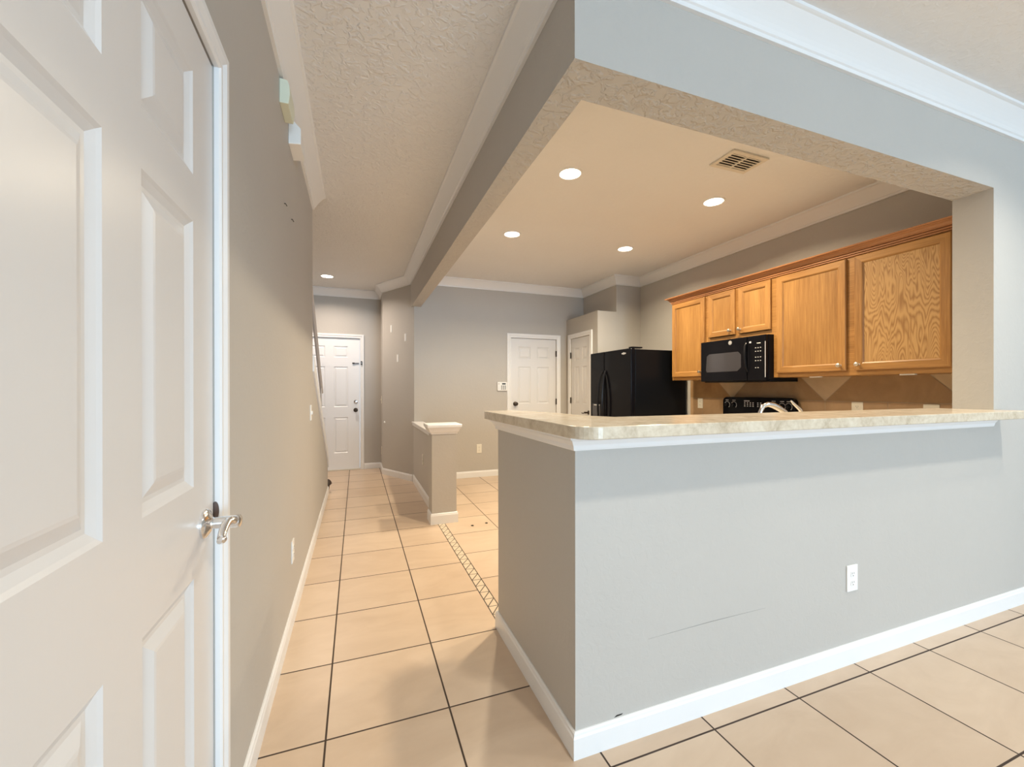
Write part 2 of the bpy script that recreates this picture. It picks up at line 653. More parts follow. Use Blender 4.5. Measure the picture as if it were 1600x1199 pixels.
# living room behind the camera
struct(boxes('wall_living', [(XE, XE + .12, YS, YB, 0, ZC)], M['wall']), 'greige living room side wall', 'wall')
struct(boxes('wall_window', [(XL - .105, 1.2, YS - .12, YS, 0, ZC), (5.4, XE, YS - .12, YS, 0, ZC), (1.2, 5.4, YS - .12, YS, 2.35, ZC)], M['wall']),
       'greige living room wall with wide glass door opening', 'wall')
struct(boxes('window_1', [(1.2, 1.26, YS - .1, YS - .02, 0, 2.35), (5.34, 5.4, YS - .1, YS - .02, 0, 2.35), (1.26, 5.34, YS - .1, YS - .02, 2.29, 2.35), (3.37, 3.43, YS - .1, YS - .02, 0, 2.29)], M['trim']),
       'white framed wide sliding glass door opening', 'window')

# ------------------------------------------------------------------ crown moldings
H0 = 2.575


def crown_prof(proj=0.092):
    h = ZC - H0
    pts = [(0, H0), (0.014, H0), (0.016, H0 + .014), (0.022, H0 + .018)]
    for i in range(7):                       # cove then ogee
        t = i / 6
        d = 0.022 + (proj - 0.034) * (t ** 1.5 * 0.55 + t * 0.45)
        pts.append((d, H0 + .018 + (h - .036) * t))
    pts += [(proj - .006, ZC - .016), (proj, ZC - .013), (proj, ZC), (0, ZC)]
    return pts


bm = bmesh.new()
molding(bm, [(XE, YB), (XB, YB), (XB, BY + (BX - XB) * 1.907), (AX, AY), (AX, YD), (XF, YD), (XF, 2.6)], crown_prof())
struct(make('trim_1', bm, M['trim']), 'white crown molding running along the beam and round the foyer', 'crown molding')
bm = bmesh.new()
molding(bm, [(XL, 3.526), (XL, YS)], crown_prof())
struct(make('trim_2', bm, M['trim']), 'white crown molding on left hallway wall, cut square at its end', 'crown molding')
bm = bmesh.new()
molding(bm, [(XR, YBI), (XR, YP), (XP2, YP), (XP2, YW), (XBI, YW)], crown_prof())
struct(make('trim_3', bm, M['trim']), 'white crown molding around the kitchen and dining walls', 'crown molding')

# ------------------------------------------------------------------ baseboards
BP = [(0, 0), (0.013, 0), (0.013, 0.068), (0.010, 0.074), (0.009, 0.081), (0.004, 0.085), (0, 0.085)]


def baseboard(name, paths, label, prof=BP):
    bm = bmesh.new()
    for p in paths:
        molding(bm, p, prof)
    struct(make(name, bm, M['trim']), label, 'baseboard')


baseboard('baseboard_left', [[(XL, 5.262), (XL, 1.234)], [(XL, 0.30), (XL, YS)]], 'white baseboard along the left hallway wall')
baseboard('baseboard_bar', [[(XE, YB), (XB, YB), (XB, 2.0), (XBI, 2.0)]], 'white baseboard around the breakfast bar half wall')
baseboard('baseboard_far', [[(0.685, 5.573), (AX, AY), (AX, YD), (0.106, YD)], [(-0.86, YD), (XF, YD), (XF, 5.3)]], 'white baseboard around the foyer and angled wall')
baseboard('baseboard_back', [[(1.983, YW), (0.80, YW)], [(XP, YW), (2.812, YW)]], 'white baseboard under the dining area wall')

# ------------------------------------------------------------------ half wall with post
hw = thing('wall_half', 'low greige half wall ending in a square capped post', 'half wall', (0.735, 3.84, 0), kind='structure')
boxes('post', [(0.624, 0.846, 3.73, 3.90, 0, 0.80)], M['wall'], hw)
bm = bmesh.new()
prism(bm, [(0.692, 3.90, 0), (0.79, 3.90, 0), (0.79, YW, 0), (BX, BY, 0), (0.692, BY + .015, 0)], (0, 0, 0.735))
make('half_wall_panel', bm, M['wall'], hw)
bm = bmesh.new()
capp = [(0, 0.80), (0.006, 0.80), (0.008, 0.812), (0.018, 0.822), (0.030, 0.846), (0.038, 0.858), (0.042, 0.864), (0.042, 0.884), (0.038, 0.888), (0, 0.888)]
ring = []
for d, z in capp:
    ring.append([bm.verts.new((x, y, z)) for x, y in ((0.624 - d, 3.73 - d), (0.846 + d, 3.73 - d), (0.846 + d, 3.90 + d), (0.624 - d, 3.90 + d))])
for p, q in zip(ring, ring[1:]):
    for i in range(4):
        bm.faces.new((p[i], p[(i + 1) % 4], q[(i + 1) % 4], q[i]))
bm.faces.new(ring[0][::-1])
bm.faces.new(ring[-1])
make('post_cap', bm, M['trim'], hw, label='flared white post cap')
bm = bmesh.new()
prism(bm, [(0.672, 3.945, 0.762), (0.81, 3.945, 0.762), (0.81, YW, 0.762), (BX, BY, 0.762), (0.672, BY + .05, 0.762)], (0, 0, 0.020))
prism(bm, [(0.680, 3.945, 0.735), (0.80, 3.945, 0.735), (0.80, YW, 0.735), (BX, BY, 0.735), (0.680, BY + .035, 0.735)], (0, 0, 0.027))
make('ledge_cap', bm, M['trim'], hw, label='white flat ledge along the half wall')
bm = bmesh.new()
BP2 = [(d, z * 1.12) for d, z in BP]
molding(bm, [(0.846, 3.90), (0.846, 3.73), (0.624, 3.73), (0.624, 3.90), (0.692, 3.90), (0.692, 5.54)], BP2)
make('half_wall_baseboard', bm, M['trim'], hw, label='white baseboard round the post')

# ------------------------------------------------------------------ bar countertop
ct = thing('bar_countertop', 'beige stone-look laminate breakfast bar top with rounded corner on greige half wall', 'countertop', (1.9, 1.28, ZB))
ZT0, ZT1 = 1.047, 1.087
XA, YA, YR = 0.622, 1.09, 0.075
poly = []
for i in range(9):
    a = math.pi + i / 8 * math.pi / 2
    poly.append((XA + YR + YR * math.cos(a), YA + YR + YR * math.sin(a)))
poly += [(3.262, YA), (3.262, YB), (XJ, YB), (XJ, 1.455), (0.99, 1.462), (0.925, 1.58), (0.90, 1.82), (0.79, 2.12), (0.652, 2.12), (XA, 2.09)]
bm = bmesh.new()
prism(bm, [(x, y, ZT0) for x, y in poly], (0, 0, ZT1 - ZT0))
make('countertop', bm, M['laminate'], ct, bevel=0.003)
bm = bmesh.new()
box(bm, XB, XJ, YB, YBI, ZB, ZT0)
box(bm, XB, XBI, YBI, 2.0, ZB, ZT0)
tp = [(0, ZB), (0.008, ZB), (0.011, ZB + .006), (0.014, ZB + .018), (0.024, ZB + .033), (0.034, ZB + .040), (0.036, ZT0), (0, ZT0)]
molding(bm, [(3.185, YB), (XB, YB), (XB, 2.0), (XBI, 2.0)], tp)
make('support_molding', bm, M['trim'], ct, label='white cove molding under the bar top')

# ------------------------------------------------------------------ doors
def leaf_mesh(bm, org, u, n, W, H, rects, thick=0.035, deep=0.010, cove=0.05):
    """six-panel moulded leaf. org: lower near corner of the front face, u: width direction, n: outward normal"""
    org, u, n = Vector(org), Vector(u), Vector(n)
    z = Vector((0, 0, 1))
    us = sorted({0, W, *[r[0] for r in rects], *[r[1] for r in rects]})
    vs = sorted({0, H, *[r[2] for r in rects], *[r[3] for r in rects]})
    cache = {}

    def V(a, b, d=0.0):
        k = (round(a, 5), round(b, 5), round(d, 5))
        if k not in cache:
            cache[k] = bm.verts.new(org + u * a + z * b + n * d)
        return cache[k]

    rs = {(r[0], r[2]): r for r in rects}
    for i in range(len(us) - 1):
        for j in range(len(vs) - 1):
            inside = None
            for r in rects:
                if us[i] >= r[0] - 1e-6 and us[i + 1] <= r[1] + 1e-6 and vs[j] >= r[2] - 1e-6 and vs[j + 1] <= r[3] + 1e-6:
                    inside = r
            if inside is None:
                bm.faces.new((V(us[i], vs[j]), V(us[i + 1], vs[j]), V(us[i + 1], vs[j + 1]), V(us[i], vs[j + 1])))
    for r in rects:
        k = cove / 0.05
        steps = [(0, 0), (0.006 * k, -0.004), (0.018 * k, -deep), (0.026 * k, -deep), (0.046 * k, -0.002), (0.052 * k, -0.001)]
        prev = None
        for ins, d in steps:
            cur = [V(r[0] + ins, r[2] + ins, d), V(r[1] - ins, r[2] + ins, d), V(r[1] - ins, r[3] - ins, d), V(r[0] + ins, r[3] - ins, d)]
            if prev:
                for q in range(4):
                    bm.faces.new((prev[q], prev[(q + 1) % 4], cur[(q + 1) % 4], cur[q]))
            prev = cur
        bm.faces.new(prev)
    b = [bm.verts.new(org + u * a + z * c - n * thick) for a, c in ((0, 0), (W, 0), (W, H), (0, H))]
    f = [V(0, 0), V(W, 0), V(W, H), V(0, H)]
    bm.faces.new(b[::-1])
    for q in range(4):
        bm.faces.new((f[q], f[(q + 1) % 4], b[(q + 1) % 4], b[q]))


def six(W, zs, stile, mid):
    cw = (W - 2 * stile - mid) / 2
    cols = [(stile, stile + cw), (W - stile - cw, W - stile)]
    return [(a, b, c, d) for a, b in cols for c, d in zs]


def casing(org, u, n, W, H, cw=0.058, t=0.018, foot=0.0):
    """door casing: legs and head with stepped profile, reveal inside W x H opening"""
    bm = bmesh.new()
    org, u, n = Vector(org), Vector(u), Vector(n)
    z = Vector((0, 0, 1))
    prof = [(0, 0), (0, t * .55), (cw * .08, t * .8), (cw * .22, t * .8), (cw * .30, t * .55), (cw * .42, t * .65), (cw * .62, t), (cw * .9, t), (cw, t * .8), (cw, 0)]
    path = [(0, foot, -1, 0), (0, H, -1, 1), (W, H, 1, 1), (W, foot, 1, 0)]
    rings = []
    for a, b, su, sv in path:
        rings.append([bm.verts.new(org + u * (a + su * d) + z * (b + sv * d) + n * h) for d, h in prof])
    k = len(prof)
    for p, q in zip(rings, rings[1:]):
        for i in range(k):
            bm.faces.new((p[i], q[i], q[(i + 1) % k], p[(i + 1) % k]))
    bm.faces.new(rings[0])
    bm.faces.new(rings[-1][::-1])
    return bm


def lever_handle(parent, c, n, side, mat, sc=1.0):
    """rosette, neck and wave lever; n outward, side: direction the lever points"""
    c, n, sd = Vector(c), Vector(n), Vector(side)
    bm = bmesh.new()
    lathe(bm, c, n, [(0.033 * sc, 0), (0.033 * sc, 0.004 * sc), (0.030 * sc, 0.008 * sc), (0.022 * sc, 0.012 * sc), (0.014 * sc, 0.016 * sc), (0.0125 * sc, 0.020 * sc), (0.0130 * sc, 0.024 * sc), (0.0140 * sc, 0.058 * sc), (0.0150 * sc, 0.064 * sc), (0.0140 * sc, 0.070 * sc), (0.008 * sc, 0.073 * sc), (0, 0.074 * sc)], 28)
    o = make('door_lever', bm, mat, parent, smooth=True)
    bm = bmesh.new()
    pts, rad = [], []
    for i in range(13):
        t = i / 12
        pts.append(c + n * (0.062 - 0.012 * math.sin(t * math.pi)) * sc + sd * (0.105 * t) * sc + Vector((0, 0, (0.010 * math.sin(t * 2 * math.pi) - 0.008 * t) * sc)))
        rad.append((0.0125 - 0.0040 * math.sin(t * math.pi * .8)) * sc if t < .9 else 0.0085 * sc)
    e = pts[-1] - pts[-2]
    pts += [pts[-1] + e * .5, pts[-1] + e * .75]
    rad += [0.006 * sc, 0.002 * sc]
    tube(bm, pts, rad, 12, 0.8)
    make('lever_arm', bm, mat, o, smooth=True)
    return o


def round_knob(name, parent, c, n, mat, sc=1.0):
    bm = bmesh.new()
    lathe(bm, c, n, [(0.032 * sc, 0), (0.032 * sc, 0.004 * sc), (0.014 * sc, 0.010 * sc), (0.012 * sc, 0.030 * sc), (0.022 * sc, 0.038 * sc), (0.027 * sc, 0.048 * sc), (0.024 * sc, 0.058 * sc), (0.012 * sc, 0.063 * sc), (0, 0.064 * sc)], 24)
    return make(name, bm, mat, parent, smooth=True)


def hinge(parent, p, n, u, h=0.085):
    p, n, u = Vector(p), Vector(n), Vector(u)
    bm = bmesh.new()
    tube(bm, [p - Vector((0, 0, h / 2)) + n * .006, p + Vector((0, 0, h / 2)) + n * .006], 0.007, 10)
    prism(bm, [p - Vector((0, 0, h / 2)) - u * .012, p - Vector((0, 0, h / 2)) + u * .012, p + Vector((0, 0, h / 2)) + u * .012, p + Vector((0, 0, h / 2)) - u * .012], n * .003)
    return make('hinge', bm, M['bronze'], parent)


ZS = [(0.215, 0.807), (0.997, 1.550), (1.647, 1.862)]
# door_1: near, in the left wall
d1 = thing('door_1', 'large white six panel door with chrome lever in left wall close to camera', 'door', (XL, 0.77, 0), kind='structure')
bm = bmesh.new()
leaf_mesh(bm, (XL - .002, 0.366, 0.008), (0, 1, 0), (1, 0, 0), 0.803, 1.951, [(0.124, 0.347, *[v - .008 for v in z]) for z in ZS] + [(0.456, 0.679, *[v - .008 for v in z]) for z in ZS])
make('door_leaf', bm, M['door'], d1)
make('door_casing', casing((XL, 0.36, 0), (0, 1, 0), (1, 0, 0), 0.815, 1.965), M['trim'], d1)
lever_handle(d1, (XL - .002, 1.108, 0.902), (1, 0, 0), (0, -1, 0), M['chrome'], 0.98)
bm = bmesh.new()
lathe(bm, (XL + .001, 1.1755, 0.913), (0, -1, 0), [(0.022, 0.0), (0.022, 0.002), (0, 0.002)], 24, 0.36, 1.0)
make('strike_plate', bm, M['plate_metal'], d1)

# door_2: front door
d2 = thing('door_2', 'white six panel front door with chain latch and dark knob at hallway end', 'door', (-0.38, YD, 0), kind='structure')
bm = bmesh.new()
W2 = 0.836
leaf_mesh(bm, (-0.795, YD + .012, 0.012), (1, 0, 0), (0, -1, 0), W2, 1.951, six(W2, [(0.245, 0.775), (0.930, 1.530), (1.667, 1.833)], 0.163, 0.118), cove=0.032)
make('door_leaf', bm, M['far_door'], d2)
make('door_casing', casing((-0.800, YD, 0), (1, 0, 0), (0, -1, 0), 0.846, 1.967), M['trim'], d2)
bm = bmesh.new()
lathe(bm, (-0.016, YD + .012, 1.017), (0, -1, 0), [(0.030, 0), (0.030, .006), (0.022, .014), (0.010, .016), (0, .017)], 24)
make('deadbolt', bm, M['chrome'], d2, smooth=True)
round_knob('door_knob', d2, (-0.016, YD + .012, 0.892), (0, -1, 0), M['bronze'])
bm = bmesh.new()
box(bm, -0.062, 0.030, YD - .002, YD + .011, 1.588, 1.600)
box(bm, -0.062, -0.03, YD - .008, YD + .011, 1.583, 1.605)
box(bm, 0.056, 0.078, YD - .030, YD - .016, 1.572, 1.592)
box(bm, 0.056, 0.078, YD - .030, YD - .016, 1.606, 1.626)
make('chain_latch', bm, M['bronze'], d2)
boxes('threshold', [(-0.80, 0.046, YD - .02, YD + .10, 0, 0.011)], M['vent'], d2)

# door_3: door in the dining wall
d3 = thing('door_3', 'white six panel door with dark knob in dining wall beside keypad', 'door', (2.4, YW, 0), kind='structure')
bm = bmesh.new()
W3 = 0.705
leaf_mesh(bm, (2.044, YW + .012, 0.010), (1, 0, 0), (0, -1, 0), W3, 1.916, six(W3, [(0.21, 0.80), (0.985, 1.515), (1.625, 1.80)], 0.11, 0.10), cove=0.035)
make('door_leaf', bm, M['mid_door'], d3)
make('door_casing', casing((2.041, YW, 0), (1, 0, 0), (0, -1, 0), 0.711, 1.930, 0.062), M['trim'], d3)
round_knob('door_knob', d3, (2.108, YW + .012, 0.995), (0, -1, 0), M['bronze'])
for zz in (0.25, 1.02, 1.72):
    hinge(d3, (2.750, YW, zz), (0, -1, 0), (1, 0, 0))

# door_4: pantry
d4 = thing('door_4', 'narrow white pantry door with dark hinges beside the refrigerator', 'door', (XP, 5.15, 0), kind='structure')
bm = bmesh.new()
W4 = 0.529
leaf_mesh(bm, (XP + .010, 4.881, 0.010), (0, 1, 0), (-1, 0, 0), W4, 1.915, six(W4, [(0.21, 0.80), (0.985, 1.515), (1.60, 1.78)], 0.095, 0.085), cove=0.032)
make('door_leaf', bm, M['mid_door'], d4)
make('door_casing', casing((XP, 4.878, 0), (0, 1, 0), (-1, 0, 0), 0.535, 1.930, 0.062), M['trim'], d4)
lever_handle(d4, (XP + .010, 4.935, 0.885), (-1, 0, 0), (0, 1, 0), M['bronze'], 0.85)
for zz in (0.25, 1.04, 1.69):
    hinge(d4, (XP, 5.411, zz), (-1, 0, 0), (0, 1, 0))

# ------------------------------------------------------------------ stairs beyond the left wall
st = bmesh.new()
rise, run = 0.178, 0.254
y = 5.20
k = 0
pts = [(XF, y, 0)]
while y > 2.75:
    k += 1
    pts.append((XF, y, rise * k))
    y -= run
    pts.append((XF, max(y, 2.602), rise * k))
pts.append((XF, pts[-1][1], 0))
prism(st, pts, (XL - .107 - XF, 0, 0))
struct(make('floor_stairs', st, M['carpet']), 'carpeted stairs climbing behind the left hallway wall', 'stairs')
hr = thing('handrail', 'greyish sloping stair handrail above the cream stair cap', 'handrail', (-0.37, 4.3, 0.9))
bm = bmesh.new()
tube(bm, [(-0.37, 3.45, 2.46), (-0.37, 5.12, 1.20), (-0.37, 5.16, 1.165)], 0.017, 12, 0.9)
make('rail', bm, M['rail'], hr, smooth=True)
for yy in (3.75, 5.08):
    bm = bmesh.new()
    zr = 2.46 - (yy - 3.45) * 0.7545
    zc = 1.455 - (yy - 3.535) * 0.586
    tube(bm, [(-0.37, yy, zc - .004), (-0.37, yy, zr - .01)], 0.008, 10)
    lathe(bm, (-0.37, yy, zc - .008), (0, 0, 1), [(0.02, 0), (0.02, .016), (0.008, .022)], 14)
    make('bracket', bm, M['rail'], hr, smooth=True)
bm = bmesh.new()  # small dark object of unknown kind, shaped as a plain lump
pts = [(-0.336, 5.300, 0.03)]
bmesh.ops.create_uvsphere(bm, u_segments=16, v_segments=10, radius=1)
for v in bm.verts:
    t = v.co.z
    v.co = Vector((-0.322 + v.co.x * 0.050 * (1.0 if t > 0 else 0.45), 5.34 + v.co.y * 0.06, 0.076 + t * 0.076))
tag(make('dark_lump', bm, M['brown'], smooth=True), 'small dark brown lump on floor at the end of left baseboard', 'unidentified object')

# ------------------------------------------------------------------ recessed lights
SPOTS = [(1.378, 2.561, 'recessed ceiling light nearest the kitchen beam corner'),
         (2.649, 2.551, 'recessed ceiling light beside the ceiling vent'),
         (1.393, 3.751, 'recessed kitchen ceiling light far left, nearest the dining wall beam'),
         (2.66, 3.73, 'recessed kitchen ceiling light above the refrigerator side, behind the vent one'),
         (-0.362, 5.976, 'recessed foyer ceiling light in front of the front door')]
first = None
for x, y, lab in SPOTS:
    if first is None:
        first = thing('recessed_light', lab, 'ceiling light', (x, y, ZC), 'recessed ceiling lights')
        bm = bmesh.new()
        R = [(0.070, -.001), (0.072, -.006), (0.081, -.006), (0.086, -.002), (0.086, 0.0)]
        rr = [[bm.verts.new((x + r * math.cos(a * math.pi / 16), y + r * math.sin(a * math.pi / 16), ZC + h)) for a in range(32)] for r, h in R]
        for p, q in zip(rr, rr[1:]):
            for i in range(32):
                bm.faces.new((p[i], p[(i + 1) % 32], q[(i + 1) % 32], q[i]))
        make('trim_ring', bm, M['trim'], first, smooth=True)
        bm = bmesh.new()
        lathe(bm, (x, y, ZC), (0, 0, -1), [(0.0705, 0.0005), (0.070, 0.002), (0.050, 0.006), (0, 0.009)], 32)
        make('lens', bm, M['lens'], first, smooth=True, label='glowing warm lens')
    else:
        o = first.copy()
        C.objects.link(o)
        o.location = (x, y, ZC)
        o['label'] = lab
        for ch in first.children:
            c = ch.copy()
            c.parent = o
            C.objects.link(c)
    lamp('recessed_lamp', 'AREA', (x, y, ZC - .014), *LIGHT['foyer' if y > 5 else 'can'], 0.11, spread=math.radians(150))

# ------------------------------------------------------------------ ceiling vent
v = thing('ceiling_vent', 'tan louvred air vent in the kitchen ceiling', 'vent', (2.335, 2.04, ZC))
x0, x1, y0, y1 = 2.185, 2.485, 1.945, 2.14
f = 0.028
boxes('vent_frame', [(x0, x1, y0, y0 + f, ZC - .012, ZC - .0005), (x0, x1, y1 - f, y1, ZC - .012, ZC - .0005), (x0, x0 + f, y0 + f, y1 - f, ZC - .012, ZC - .0005),
                     (x1 - f, x1, y0 + f, y1 - f, ZC - .012, ZC - .0005), (2.329, 2.341, y0 + f, y1 - f, ZC - .012, ZC - .0005)], M['vent'], v, bevel=0.002)
boxes('vent_duct_shade', [(x0 + f, x1 - f, y0 + f, y1 - f, ZC - .002, ZC - .0006)], M['dark_slot'], v)  # thin dark sheet on the solid ceiling, duct shade put into its colour
for a, b in ((x0 + f, 2.329), (2.341, x1 - f)):
    for i in range(6):
        yy = y0 + f + (i + .5) * (y1 - y0 - 2 * f) / 6
        bm = bmesh.new()
        prism(bm, [(a, yy + .009, ZC - .0025), (a, yy + .010, ZC - .0045), (a, yy - .008, ZC - .0125), (a, yy - .010, ZC - .0115)], (b - a, 0, 0))
        make('louver', bm, M['vent'], v)

# ------------------------------------------------------------------ wall plates
def plate(name, label, c, n, kind='outlet', w=0.070, h=0.114, mat='white_plate', group='electrical wall plates'):
    """outlet or rocker switch; c: centre on wall, n: wall normal (horizontal)"""
    c, n = Vector(c), Vector(n).normalized()
    u = Vector((0, 0, 1)).cross(n)
    z = Vector((0, 0, 1))
    t = thing(name, label, kind, c, group)

    def slab(a0, a1, b0, b1, d0, d1):
        bm = bmesh.new()
        prism(bm, [c + u * a + z * b + n * d0 for a, b in ((a0, b0), (a1, b0), (a1, b1), (a0, b1))], n * (d1 - d0))
        return bm
    make('plate', slab(-w / 2, w / 2, -h / 2, h / 2, 0, 0.006), M[mat], t, bevel=0.002)
    if kind == 'outlet':
        for s in (-1, 1):
            bm = bmesh.new()
            pts = []
            for i in range(20):
                a = 2 * math.pi * i / 20
                pts.append(c + u * (max(-.0145, min(.0145, .0175 * math.cos(a)))) + z * (s * .0195 + .0145 * math.sin(a)) + n * .006)
            prism(bm, pts, n * .002)
            so = make('socket', bm, M[mat], t)
            bm = bmesh.new()
            for dx, hh in ((-.006, .009), (.006, .007)):
                prism(bm, [c + u * (dx + a) + z * (s * .0195 + .003 + b) + n * .0078 for a, b in ((-.001, -hh / 2), (.001, -hh / 2), (.001, hh / 2), (-.001, hh / 2))], n * .0006)
            prism(bm, [c + u * a + z * (s * .0195 - .008 + b) + n * .0078 for a, b in ((-.0022, -.002), (.0022, -.002), (.0022, .002), (-.0022, .002))], n * .0006)
            make('slots', bm, M['dark_slot'], so)
    else:
        make('toggle', slab(-.006, .006, -.012, .012, .006, .016), M[mat], t)
    return t


plate('wall_outlet', 'white outlet on the front of the bar half wall', (2.039, YB, 0.370), (0, -1, 0))
plate('wall_outlet', 'white outlet low on left hallway wall', (XL, 2.435, 0.362), (1, 0, 0))
plate('light_switch', 'white switch plate on left hallway wall near the stairs', (XL, 3.36, 1.032), (1, 0, 0), 'switch')
plate('wall_outlet', 'ivory outlet on dining wall right of the half wall post', (1.573, YW, 0.387), (0, -1, 0), mat='plate', h=0.122)
plate('wall_outlet', 'tan outlet on hallway side of the half wall', (0.692, 4.72, 0.420), (-1, 0, 0), mat='plate')
plate('light_switch', 'pale switch plate on narrow wall right of the front door', (AX, 6.48, 1.05), (-1, 0, 0), 'switch', mat='plate')
plate('wall_outlet', 'pale outlet low on narrow wall right of the front door', (AX, 6.48, 0.30), (-1, 0, 0), mat='plate')
XBS = XR - 0.010
plate('wall_outlet', 'ivory outlet on backsplash between refrigerator and range', (XBS, 3.628, 1.045), (-1, 0, 0), mat='plate', h=0.11)
plate('wall_outlet', 'ivory double outlet on backsplash right of the range', (XBS, 2.074, 1.045), (-1, 0, 0), mat='plate', w=0.078, h=0.112)
plate('light_switch', 'wide ivory switch plate on backsplash at far right', (XBS, 1.636, 1.045), (-1, 0, 0), 'switch', mat='plate', w=0.085, h=0.105)

# keypad
kp = thing('alarm_keypad', 'white alarm keypad on dining wall left of the white door', 'keypad', (1.905, YW, 1.18))
boxes('keypad_body', [(1.833, 1.976, YW - .024, YW, 1.182, 1.303)], M['white_plate'], kp, bevel=0.004)
boxes('keypad_screen', [(1.900, 1.952, YW - .0255, YW - .0238, 1.268, 1.287)], M['lcd'], kp)
ks = []
for i in range(4):
    for j in range(3):
        ks.append((1.888 + j * .026 - (.0 if j else .0), 1.888 + j * .026 + .014, YW - .027, YW - .0238, 1.198 + i * .0155, 1.207 + i * .0155))
boxes('keypad_keys', ks, M['dark_slot'], kp)
boxes('keypad_badge', [(1.845, 1.862, YW - .0255, YW - .0238, 1.270, 1.284)], M['rail'], kp)

# boxes near the crown on the left wall
bm = bmesh.new()
prism(bm, [(XL, 2.07, 2.459), (XL + .036, 2.07, 2.459), (XL + .042, 2.07, 2.500), (XL + .040, 2.07, 2.540), (XL + .032, 2.07, 2.562), (XL, 2.07, 2.566)], (0, 0.155, 0))
ab = tag(make('door_chime', bm, M['greenish'], bevel=0.003), 'pale greenish rounded wall box under left crown molding, nearer the camera', 'alarm box')
bm = bmesh.new()
prism(bm, [(XL, 2.33, 2.421), (XL + .056, 2.33, 2.427), (XL + .056, 2.33, 2.505), (XL + .020, 2.33, 2.541), (XL, 2.33, 2.541)], (0, 0.17, 0))
tag(make('alarm_siren', bm, M['white_plate'], bevel=0.003), 'white wall box with slanted top under left crown molding, farther one', 'alarm box')
for i, (yy, zz, dy) in enumerate(((2.199, 2.068, 0.018), (2.422, 2.079, 0.022))):
    bm = bmesh.new()
    tube(bm, [(XL - .002, yy, zz), (XL + .006, yy, zz), (XL + .009, yy + dy, zz - .003)], 0.0022, 8)
    tag(make('nail', bm, M['bronze']), ('small dark nail on left wall, nearer the camera' if i == 0 else 'small dark nail on left wall, the one farther along'), 'nail')

# adhesive strips on the angled wall
an = Vector((-0.885, -0.4655, 0)).normalized()
au = Vector((BX - AX, BY - AY, 0)).normalized()
for s, z, lab in ((0.220, 2.042, 'white adhesive strip on angled wall, upper left of three'), (0.560, 1.894, 'white adhesive strip on angled wall, rightmost of three'), (0.377, 1.626, 'white adhesive strip on angled wall, lowest of three')):
    p = Vector((AX, AY, z)) + au * s
    bm = bmesh.new()
    prism(bm, [p + au * a + Vector((0, 0, b)) for a, b in ((-.017, -.05), (.017, -.05), (.017, .05), (-.017, .05))], an * .004)
    tag(make('adhesive_strip', bm, M['white_plate']), lab, 'adhesive strip', 'strips on the angled wall')
p = Vector((AX, AY, 0.738)) + au * 0.05
bm = bmesh.new()
lathe(bm, p, an, [(0.014, 0), (0.014, .008), (0.008, .014), (0, .015)], 16)
tag(make('wall_bumper', bm, M['white_plate'], smooth=True), 'small round white bumper on angled wall near its left corner', 'wall bumper')

# ------------------------------------------------------------------ wall cabinets
XC, XD = 3.285, 3.265     # face frame plane, door front plane
ZDT = 2.126


def cab_door(parent, y0, y1, z0, z1, knob, panel='oak_panel', kname='knob'):
    bm = bmesh.new()
    fw_ = 0.056
    rings = []
    for ins, x in ((0, XC - .0005), (0, XD + .004), (0.004, XD), (fw_ - .010, XD), (fw_ - .004, XD + .004), (fw_, XD + .010), (fw_, XC - .0005)):
        rings.append([bm.verts.new((x, y, z)) for y, z in ((y0 + ins, z0 + ins), (y1 - ins, z0 + ins), (y1 - ins, z1 - ins), (y0 + ins, z1 - ins))])
    for p, q in zip(rings, rings[1:]):
        for i in range(4):
            fc = bm.faces.new((p[i], p[(i + 1) % 4], q[(i + 1) % 4], q[i]))
            fc.material_index = 1 if i in (0, 2) else 0
    d = make('cabinet_door', bm, [M['oak'], M['oak_rail']], parent)
    boxes('door_panel', [(XD + .010, XC - .001, y0 + fw_, y1 - fw_, z0 + fw_, z1 - fw_)], M[panel], d)
    ky, kz = knob
    bm = bmesh.new()
    lathe(bm, (XD, ky, kz), (-1, 0, 0), [(0.009, 0), (0.007, .003), (0.005, .012), (0.012, .018), (0.0155, .024), (0.014, .030), (0.006, .033), (0, .0335)], 20)
    make(kname, bm, M['nickel'], d, smooth=True)


def cabinet(label, y0, y1, z0, z1):
    t = thing('wall_cabinet', label, 'cabinet', (XR, (y0 + y1) / 2, z0), 'oak wall cabinets')
    boxes('cabinet_body', [(XC + .018, XR, y0, y1, z0, z1)], M['oak'], t)
    return t


def face(t, y0, y1, z0, z1, splits, zdb):
    """face frame: outer stiles and rails, with stiles between door openings"""
    ls = [(XC, XC + .018, y0, y0 + .035, z0, z1), (XC, XC + .018, y1 - .035, y1, z0, z1), (XC, XC + .018, y0 + .035, y1 - .035, z0, z0 + .04), (XC, XC + .018, y0 + .035, y1 - .035, z1 - .03, z1)]
    for a in splits:
        ls.append((XC, XC + .018, a - .03, a + .03, z0 + .04, z1 - .03))
    boxes('face_frame', ls, M['oak_rail'], t)


